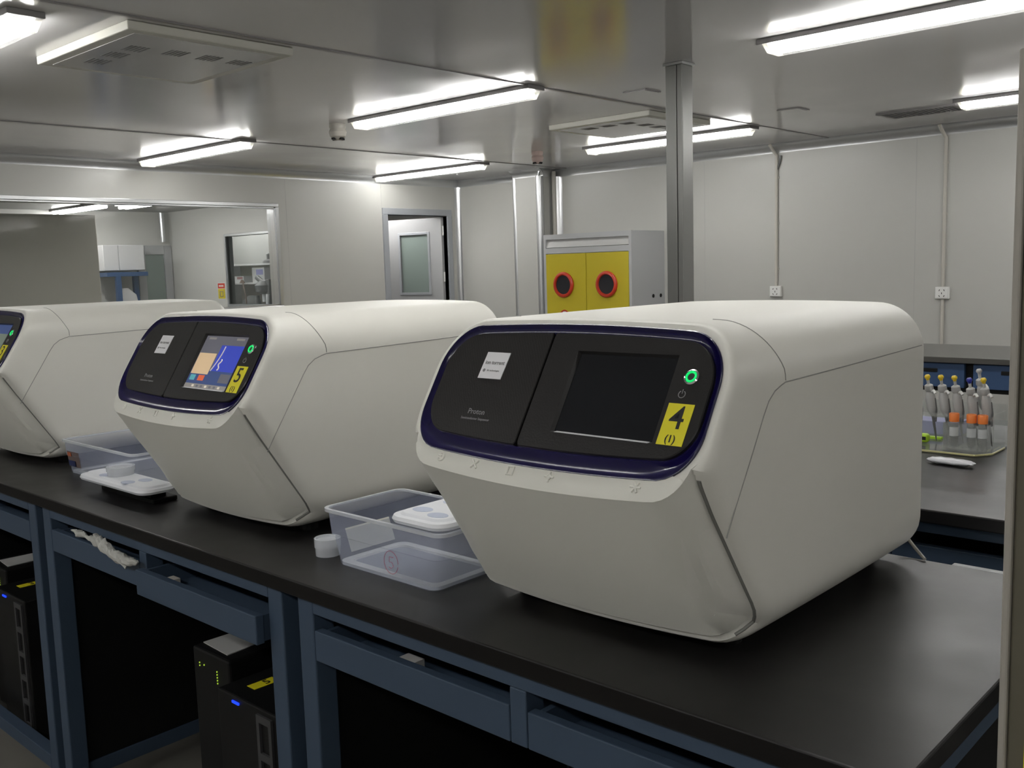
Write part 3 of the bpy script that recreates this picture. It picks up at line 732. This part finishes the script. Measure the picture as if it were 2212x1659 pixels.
def milky_lid(label, loc, sx, sy, rz, ovals=True):
    t = thing('milky_lid', label, 'lid', loc, rz)
    MB().loft([rrect(0, sx, 0, sy, .03, 0), rrect(-.003, sx+.003, -.003, sy+.003, .032, .006), rrect(0, sx, 0, sy, .03, .012), rrect(.010, sx-.010, .010, sy-.010, .026, .013), rrect(.014, sx-.014, .014, sy-.014, .024, .017)], cap0=True, cap1=True).build('cover', LIDM, t, True, 30)
    for px, py in ((.3, .3), (.68, .22), (.72, .62), (.35, .72)) if ovals else ():
        MB().lathe([(.0005, .0174), (.022, .0174), (.022, .0165)], 20, Matrix.Translation((sx*px, sy*py, 0)) @ Matrix.Diagonal((1.0, .7, 1, 1)), cap=False).build('dimple', OVAL, t)
    return t
milky_lid('milky lid with blue dimples lying on the clear tub', (-1.322, 1.092, BZ+.1045), .14, .165, 0)
def cup(name, label, loc, r, h):
    t = thing(name, label, 'cup', loc)
    MB().lathe([(r*.93, 0), (r*.95, h*.45), (r*.95, h*.55)], 32).build('cup_body', TUBR, t, True, 40)
    MB().lathe([(r, h*.5), (r, h), (r*.88, h), (r*.86, h*.86), (.002, h*.86)], 32).build('screw_cap', TUBR, t, True, 40)
    return t
cup('specimen_cup', 'small milky round cup with cap in front of the clear tub', (-1.530, 1.112, BZ), .026, .034)
# red ring drawn on the tub floor
b = MB(); W = lambda x, z: (x, -.0022-.0, z)
cx, cz = 0.1613, 0.0331
b.tube([W(cx+.019*math.cos(q*.3), cz+.021*math.sin(q*.3)) for q in range(21)], .0005, 5); b.tube([W(cx+.007, cz+.010), W(cx-.004, cz+.010), W(cx-.005, cz+.001), W(cx+.003, cz), W(cx+.006, cz-.006), W(cx, cz-.011), W(cx-.006, cz-.009)], .0005, 5)
b.build('red_mark', mat('marker_red', (.45, .10, .14), .5), t2)
# tub between the left machines
t = tub('storage_tub', 'clear plastic tub with a picture label beside the left machine', (-2.806, 1.155, BZ), (0, .40, 0, .30), (-.012, .412, -.010, .312), .098, .018)
MB().prism([(.012, -.004, .022), (.085, -.004, .022), (.085, -.0085, .066), (.012, -.0085, .066)], (0, -.0012, 0)).build('picture_label', mat('label_brown', (.16, .12, .11), .5), t)
MB().prism([(.018, -.0068, .024), (.06, -.0068, .024), (.06, -.0086, .040), (.018, -.0086, .040)], (0, -.0012, 0)).build('label_band', mat('label_navy', (.02, .03, .10), .5), t)
MB().prism([(.018, -.0095, .052), (.04, -.0095, .052), (.04, -.0105, .063), (.018, -.0105, .063)], (0, -.0012, 0)).build('label_patch', mat('label_red', (.45, .12, .05), .5), t)
t = thing('dark_rack', 'low dark rack under the milky lid beside the number five machine', 'rack', (-2.52, 1.06, BZ))
MB().box(.02, .30, .045, .11, 0, .012, .003).build('base', BLACK, t)
for px in (.05, .25): MB().box(px, px+.03, .05, .09, .012, .026).build('leg', BLACK, t)
milky_lid('milky lid resting on the dark rack left of the number five machine', (-2.535, 1.06, BZ+.034), .355, .095, .0, True)
cup('specimen_cup', 'small milky cup on the lid left of the number five machine', (-2.40, 1.115, BZ+.0515), .035, .022)
# cable behind the near machine
t = tag(MB().tube([(-.70, 1.80, .92), (-.672, 1.797, .885), (-.64, 1.775, .8645), (-.612, 1.748, .8535)], .0032, 8).build('cable', CREAM, None, True), 'pale cable reaching the worktop behind the number four machine', 'cable')

# ================================================================ UNDER THE BENCH
def server(x0, label, zt, yf=1.05, num='5', led=.33):
    t = thing('server_tower', label, 'computer', (x0, yf, 0), 0, 'black towers under the bench'); W_ = .225
    MB().box(0, W_, 0, .5, .012, zt, .004).build('case', BLACK, t)
    b = MB(); n_ = 5; x1, x2 = W_-.066, W_-.012
    b.box(x1, x1+.010, -.006, .001, .06, zt-.012); b.box(x2-.010, x2, -.006, .001, .06, zt-.012)
    for k in range(n_+1): zz = zt-.012-(zt-.085)*k/n_; b.box(x1+.010, x2-.010, -.006, .001, zz-.016, zz)
    b.build('drive_frame', GREYD, t)
    MB().box(.062, .088, -.003, .001, zt-.016, zt-.011).build('status_light', LEDB, t)
    st = MB().prism([(.048, .045, zt), (.078, .045, zt), (.080, .105, zt), (.050, .108, zt)], (0, 0, .0008)).build('number_sticker', YELLOW, t)
    text('sticker_number', num, .032, INK, Matrix.Translation((.064, .085, zt+.001)) @ Matrix.Rotation(math.pi/2, 4, 'Z'), st, .012)
    for px, py in ((.03, .05), (.19, .05), (.03, .45), (.19, .45)): MB().box(px-.015, px+.015, py-.015, py+.015, 0, .012).build('foot', BLACK, t)
    return t
server(-1.879, 'black server tower with blue light and yellow 5 sticker under the middle bench', .5)
server(-3.18, 'black server tower with blue light under the left bench', .46, num='3')
def ups(x0, label, zt, yf=1.1):
    t = thing('power_supply', label, 'power supply', (x0, yf, 0), 0, 'black power supplies under the bench')
    MB().box(0, .16, 0, .42, .01, zt, .006).build('case', BLACK, t)
    b = MB(); zz = zt-.055
    for k in range(5): b.box(.106, .108, -.002, .001, zz+.007*k-.012, zz+.007*k-.009)
    for k in range(2): b.box(.030, .032, -.002, .001, zz+.012+.007*k, zz+.015+.007*k)
    b.box(.050, .052, -.002, .001, zz+.018, zz+.021); b.build('status_lights', LEDY, t)
    MB().box(.02, .14, .03, .39, 0, .01).build('plinth', BLACK, t)
    return t
ups(-2.07, 'black upright power supply with green lights under the middle bench', .533)
ups(-3.39, 'black upright power supply with green lights under the left bench', .49)
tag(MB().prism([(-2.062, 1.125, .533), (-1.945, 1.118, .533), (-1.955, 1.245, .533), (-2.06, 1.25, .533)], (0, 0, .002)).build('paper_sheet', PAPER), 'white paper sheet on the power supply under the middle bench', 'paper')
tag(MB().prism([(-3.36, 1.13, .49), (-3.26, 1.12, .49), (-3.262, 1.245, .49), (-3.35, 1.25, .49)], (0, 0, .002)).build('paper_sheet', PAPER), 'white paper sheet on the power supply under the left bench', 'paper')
# crumpled film glove hanging over the drawer
def crumple(name, label, cat, pts, rad, M, sub=6, amp=.35, flat=1):
    P = []; R = []
    for i in range(len(pts)-1):
        for k in range(sub):
            f = k/sub; P.append(Vector(pts[i]).lerp(Vector(pts[i+1]), f)); R.append(rad[i]+(rad[i+1]-rad[i])*f)
    P.append(Vector(pts[-1])); R.append(rad[-1])
    b = MB(); b.tube(P, R, 12)
    for v in b.bm.verts:
        nv = noise.noise_vector(v.co*60); v.co += nv*amp*.02
    return tag(b.build(name, M, None, True, 0), label, cat)
b = MB()
def limb(pts, rad):
    P = []; R = []
    for q in range(len(pts)-1):
        for k in range(5): P.append(Vector(pts[q]).lerp(Vector(pts[q+1]), k/5)); R.append(rad[q]+(rad[q+1]-rad[q])*k/5)
    P.append(Vector(pts[-1])); R.append(rad[-1]); b.tube(P, R, 10)
limb([(-2.43, .992, .778), (-2.38, .990, .778), (-2.33, .985, .779)], [.002, .009, .004])
limb([(-2.33, .985, .779), (-2.27, .977, .782), (-2.22, .968, .782)], [.003, .009, .010])
limb([(-2.235, .966, .806), (-2.222, .966, .792), (-2.20, .966, .780), (-2.15, .966, .772)], [.003, .009, .012, .008])
limb([(-2.215, .967, .808), (-2.205, .966, .795), (-2.185, .966, .780)], [.002, .007, .010])
limb([(-2.195, .967, .802), (-2.185, .966, .788), (-2.16, .966, .776), (-2.12, .967, .766), (-2.09, .966, .752)], [.002, .008, .010, .013, .003])
limb([(-2.15, .968, .776), (-2.10, .966, .768), (-2.06, .966, .770), (-2.035, .968, .774)], [.007, .011, .008, .003])
for v in b.bm.verts: v.co += noise.noise_vector(v.co*90)*.0045 + noise.noise_vector(v.co*30)*.004; v.co.y = min(v.co.y, .982 if v.co.z < .764 else 1.0)
tag(b.build('film_bag', mat('film_grey', (.50, .50, .47), .4), None, False), 'crumpled white film bag hanging over the drawer of the middle bench', 'bag')
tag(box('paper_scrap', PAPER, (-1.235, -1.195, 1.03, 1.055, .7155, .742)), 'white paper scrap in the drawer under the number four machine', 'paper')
tag(box('paper_scrap', CREAM, (-2.0, -1.97, 1.0, 1.03, .7155, .735)), 'pale scrap in the pulled out drawer of the middle bench', 'paper')

# ================================================================ SECOND BENCH: PIPETTES AND RACK
t = thing('pipette_stand', 'clear acrylic pipette stand on the second bench', 'pipette stand', (0, 0, BZ))
MB().prism([(-1.35, 2.745, 0), (-.835, 2.745, 0), (-.805, 2.79, 0), (-.805, 3.02, 0), (-1.35, 3.02, 0)], (0, 0, .006)).build('base', ACRY, t)
b = MB(); b.tube([(-1.35, 2.745, .004), (-.835, 2.745, .004), (-.805, 2.79, .004), (-.805, 2.9, .004)], .003, 6); b.build('base_edge', ACRYE, t)
MB().box(-1.35, -.812, 2.824, 2.832, .088, .100, .002).build('cross_bar', ACRY, t)
for x in (-1.34, -.815): MB().box(x, x+.004, 2.824, 2.95, .006, .105).build('side_plate', ACRY, t)
MB().box(-1.335, -.82, 2.955, 2.959, .006, .12).build('back_plate', ACRY, t)
def pipette(loc, label, cap, tall=0, M=PIPG):
    t = thing('pipette', label, 'pipette', loc, 0, 'pipettes in the stand'); t.rotation_euler = (math.radians(11), math.radians(-5), 0)
    MB().lathe([(.0045, -.005), (.0055, 0), (.0075, .001), (.008, .006), (.0055, .010)], 14, Matrix.Translation((0, 0, .145+tall))).build('button', cap, t, True)
    MB().lathe([(.004, .118), (.0045, .145)], 10, Matrix.Translation((0, 0, tall*.98))).build('plunger', M, t, True)
    MB().lathe([(.003, .030), (.009, .038), (.0135, .055), (.0135, .088), (.011, .100), (.009, .106), (.0125, .110), (.0115, .124), (.005, .128)], 16, Matrix.Translation((0, 0, tall))).build('handle', M, t, True, 50)
    MB().tube([(.008, -.004, .106+tall), (.016, -.010, .110+tall), (.021, -.014, .103+tall)], .004, 8).build('finger_hook', SOCKET, t, True)
    MB().lathe([(.0014, -.045), (.003, -.015), (.0045, .035)], 12, Matrix.Translation((0, 0, tall))).build('tip_cone', PIPD, t, True)
    b = MB(); b.tube([(.012, 0, .085+tall), (.013, -.003, .05+tall), (.006, -.002, .015+tall)], .003, 8); b.build('ejector', PIPD, t, True)
    return t
YP = 2.868
lab = 'grey pipette with yellow button in the clear stand, %s'
p0 = pipette((-.985, YP, .905), lab % 'nearest the white machine', PIPY)
dup(p0, (-.948, YP, .906), lab % 'second from the white machine'); dup(p0, (-.911, YP, .906), lab % 'third from the white machine')
dup(p0, (-.834, YP, .904), lab % 'at the far right')
pipette((-.871, YP, .902), 'grey pipette with dark blue button in the clear stand', PIPB)
pipette((-.858, YP+.045, .912), 'taller grey pipette standing behind the dark blue one', PIPG, .012)
dup(p0, (-1.025, YP, .905), lab % 'hidden behind the white machine edge')
# clear tube box with orange-capped tubes
t = thing('tube_box', 'clear acrylic box holding orange capped tubes', 'box', (-.932, 2.78, BZ+.0065))
for q in ((0, .115, 0, .003), (0, .115, .032, .035), (0, .003, .003, .032), (.112, .115, .003, .032)): pass
MB().box(0, .116, 0, .003, 0, .075).build('front_wall', ACRY, t); MB().box(0, .116, .034, .037, 0, .075).build('rear_wall', ACRY, t)
for x in (0, .113): MB().box(x, x+.003, .003, .034, 0, .075).build('side_wall', ACRY, t)
MB().box(.003, .113, .003, .034, 0, .003).build('floor_plate', ACRY, t)
def tube50(x, label):
    t = thing('sample_tube', label, 'tube', (x, 2.7985, BZ+.0097), 0, 'orange capped tubes')
    MB().lathe([(.002, 0), (.010, .012), (.0115, .02), (.0115, .082)], 18).build('tube_wall', ACRY, t, True)
    MB().lathe([(.013, .075), (.0135, .097), (.012, .099), (.001, .099)], 20).build('screw_cap', ORANGE, t, True, 40)
    MB().lathe([(.0119, .035), (.0119, .06)], 14, cap=False).build('paper_label', CARD, t, True)
tube50(-.908, 'orange capped tube at the left of the clear box'); tube50(-.862, 'orange capped tube in the middle of the clear box'); tube50(-.833, 'orange capped tube at the right of the clear box')
b = MB(); b.loft([[Vector((-.912+.118*f+.004*math.sin(k), 2.615-.012*f+.020*(1-abs(2*f-1)**6*.5)*math.cos(a), BZ+.0095+.0085*(1-abs(2*f-1)**5)*math.sin(a)+.001*math.sin(3*a+7*f*k))) for k, a in enumerate([2*math.pi*q/16 for q in range(16)])] for f in [0, .05, .12, .25, .4, .5, .6, .75, .88, .95, 1]], cap0=True, cap1=True)
tag(b.build('film_packet', BAG, None, True, 0), 'white crinkled film packet lying on the second bench', 'packet')
tag(box('lavender_box', LAV, (-1.17, -.97, 3.03, 3.12, BZ, BZ+.042), bev=.003), 'lavender box behind the pipette stand', 'box')
tag(box('lime_card', LIME, (-1.10, -.985, 2.925, 2.945, BZ+.0062, BZ+.012)), 'lime green strip in front of the lavender box', 'card')
t = thing('lime_timer', 'lime green rounded timer beside the white machine edge', 'timer', (-1.012, 2.86, BZ+.0065)); MB().box(-.016, .016, -.012, .012, 0, .026, .008, 3).build('case', LIME, t, True); MB().box(-.010, .010, -.013, -.011, .008, .018).build('display', INK, t)
tag(box('tissue_box', CARD, (-.80, -.70, 2.98, 3.07, BZ, BZ+.04), bev=.004), 'white low box right of the tube box', 'box')
t = thing('blue_carton', 'blue and white carton on the floor behind the front bench end', 'carton', (-.66, 1.88, 0)); MB().box(0, .2, 0, .18, 0, .715, .003).build('carton', mat('carton_blue', (.02, .06, .55), .5), t); MB().box(-.002, .202, -.002, .182, .715, .76, .003).build('carton_lid', CARD, t)

# ================================================================ PARTITION AT THE RIGHT
t = thing('partition_panel', 'beige and olive partition panel edge along the right side of the photo', 'partition', (-.247, .9, 0))
MB().box(0, .007, -.004, .045, 0, 1.566, .002).build('edge_trim', BEIGE, t)
MB().box(.007, .30, 0, .04, 0, 1.560, .002).build('panel', OLIVE, t)
MB().box(.0215, .06, -.0015, 0, .7, 1.012).build('yellow_tape', YELLOW, t)

# ================================================================ BEYOND THE WINDOW
t = thing('tall_cabinet', 'plain beige tall cabinet seen through the far window', 'cabinet', (-10.1, 2.0, 0))
MB().box(0, .6, 0, 2.36, 0, 2.02, .005).build('carcass', mat('beige_laminate', (.62, .59, .52), .6, spec=.2), t)
MB().box(.6, .612, 1.30, 2.35, .1, 2.0, .003).build('door', bpy.data.materials['beige_laminate'], t); MB().box(.6, .612, .03, 1.29, .1, 2.0, .003).build('door', bpy.data.materials['beige_laminate'], t)
t = thing('wall_cupboard', 'white wall cupboard with two doors seen through the far window', 'cabinet', (-11.5, 5.2, 1.49))
MB().box(0, .28, 0, .50, 0, .30, .003).build('carcass', PURE, t)
for a, c in ((0.002, .18), (.186, .498)): MB().box(.28, .295, a, c, .004, .296, .003).build('door', PURE, t)
t = thing('blue_rack', 'blue steel rack under the white wall cupboard', 'rack', (-11.4, 5.18, 0))
MB().box(0, .3, 0, .5, 1.42, 1.47, .003).build('top_beam', BLUED, t)
for y in (.10,): MB().box(.26, .31, y, y+.06, 0, 1.42, .003).build('leg', BLUED, t)
MB().box(.0, .05, .44, .5, 0, 1.42, .003).build('leg', BLUED, t)
MB().box(0, .3, .0, .5, .95, .98, .003).build('shelf', BLUED, t)
tag(MB().loft([rrect(-11.35, -11.2, 5.36, 5.62, .03, .981), rrect(-11.34, -11.21, 5.38, 5.58, .03, 1.2), rrect(-11.3, -11.25, 5.42, 5.5, .02, 1.28)], cap0=True, cap1=True).build('white_jug', PURE, None, True, 40), 'white jug on the blue rack beyond the window', 'jug')
t = thing('safety_sign', 'red and yellow notice on the wall beside the inner window', 'sign', (-10.43, AY-.004, 1.12))
MB().box(0, .16, 0, .004, 0, .19).build('plate', CARD, t); MB().box(.004, .156, -.001, 0, .125, .186).build('red_field', RED, t); MB().box(.004, .156, -.001, 0, .004, .12).build('yellow_field', CABY, t)
MB().tube([(.05, -.002, .03), (.05, -.002, .09), (.11, -.002, .09), (.11, -.002, .03)], .005, 6, closed=True).build('sign_mark', INKG, t)
for k in range(3): MB().box(.03+.035*k, .055+.035*k, -.002, -.001, .145, .165).build('sign_mark', CARD, t)
# lab corner behind the inner window
t = thing('wall_shelf', 'two tier white shelf behind the inner window', 'shelf', (-10.9, 6.52, 0))
for z in (1.282, 1.505): MB().box(0, 1.15, 0, .3, z, z+.02, .002).build('shelf_board', PURE, t)
for x in (0, 1.12): MB().box(x, x+.03, .02, .3, 0, 1.505).build('upright', PURE, t)
MB().box(.03, .55, .27, .285, 1.0, 1.282).build('back_panel', mat('panel_taupe', (.33, .29, .25), .6), t); MB().box(.03, .75, .27, .285, 1.302, 1.505).build('back_panel', mat('panel_khaki', (.36, .35, .28), .6), t)
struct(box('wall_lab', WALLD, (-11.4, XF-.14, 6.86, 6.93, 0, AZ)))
t = thing('lab_bench', 'white bench behind the inner window', 'bench', (-10.85, 6.30, 0)); MB().box(0, 1.9, 0, .21, .97, 1.0, .003).build('top', PURE, t); MB().box(.02, .06, .02, .19, 0, .97).build('leg', PURE, t); MB().box(1.84, 1.88, .02, .19, 0, .97).build('leg', PURE, t)
def carton(x, z, wd, h, M, P, lab_):
    t = thing('carton', lab_, 'carton', (x, 6.56, z)); MB().box(0, wd, 0, .15, 0, h, .003).build('carton_body', M, t); MB().box(wd*.35, wd*.9, -.002, 0, h*.52, h*.88).build('colour_patch', P, t)
carton(-10.25, 1.302, .26, .175, PURE, LAV, 'white carton with blue patch on the shelf behind the inner window')
carton(-10.66, 1.302, .22, .08, CARD, mat('patch_pink', (.55, .28, .30), .6), 'low white carton with pink patch on the shelf behind the inner window')
t = thing('microscope', 'dark microscope on the bench behind the inner window', 'microscope', (-9.74, 6.40, 1.0))
MB().box(-.16, .14, -.08, .08, 0, .04, .01).build('base', PIPD, t); MB().box(.06, .13, -.04, .04, .04, .34, .01).build('arm', PIPD, t); MB().lathe([(.06, .17), (.11, .20), (.12, .27), (.07, .32)], 18).build('stage_housing', PIPD, t, True)
MB().tube([(.09, 0, .30), (-.06, 0, .31), (-.16, 0, .36)], .03, 12).build('head', PIPD, t, True); MB().tube([(0, -.02, .17), (0, -.02, .08)], .026, 12).build('objective', CARD, t, True); MB().tube([(.10, -.03, .17), (.09, -.03, .05)], .03, 12).build('light_column', CARD, t, True)
MB().lathe([(.012, 0), (.012, .006)], 10, Matrix.Translation((.07, -.105, .23)) @ Matrix.Rotation(math.pi/2, 4, 'X')).build('knob', CHROME, t)
tag(MB().loft([rrect(-10.3, -9.94, 6.40, 6.50, .04, 1.0), rrect(-10.28, -9.97, 6.405, 6.495, .04, 1.08), rrect(-10.15, -9.98, 6.42, 6.48, .025, 1.15)], cap0=True, cap1=True).build('dust_cover', PIPD, None, True, 40), 'dark crumpled dust cover on the bench behind the inner window', 'cover')
t = thing('arm_lamp', 'thin brown arm lamp behind the inner window', 'lamp', (-10.04, 6.33, 1.0)); MB().lathe([(.03, 0), (.03, .012)], 16).build('base', BLACK, t); MB().tube([(0, 0, .012), (-.01, 0, .14), (-.06, 0, .32)], .009, 8).build('arm', mat('lamp_brown', (.16, .10, .07), .5), t, True); MB().lathe([(.012, 0), (.035, -.04)], 14, Matrix.Translation((-.07, 0, .34))).build('shade', bpy.data.materials['lamp_brown'], t, True)
t = thing('instrument_stand', 'dark instrument on the top shelf behind the inner window', 'instrument', (-10.03, 6.66, 1.525)); MB().lathe([(.08, 0), (.075, .03), (.03, .05)], 18).build('base', PIPD, t, True); MB().lathe([(.028, .045), (.028, .11), (.02, .12)], 14).build('head', PIPD, t, True)
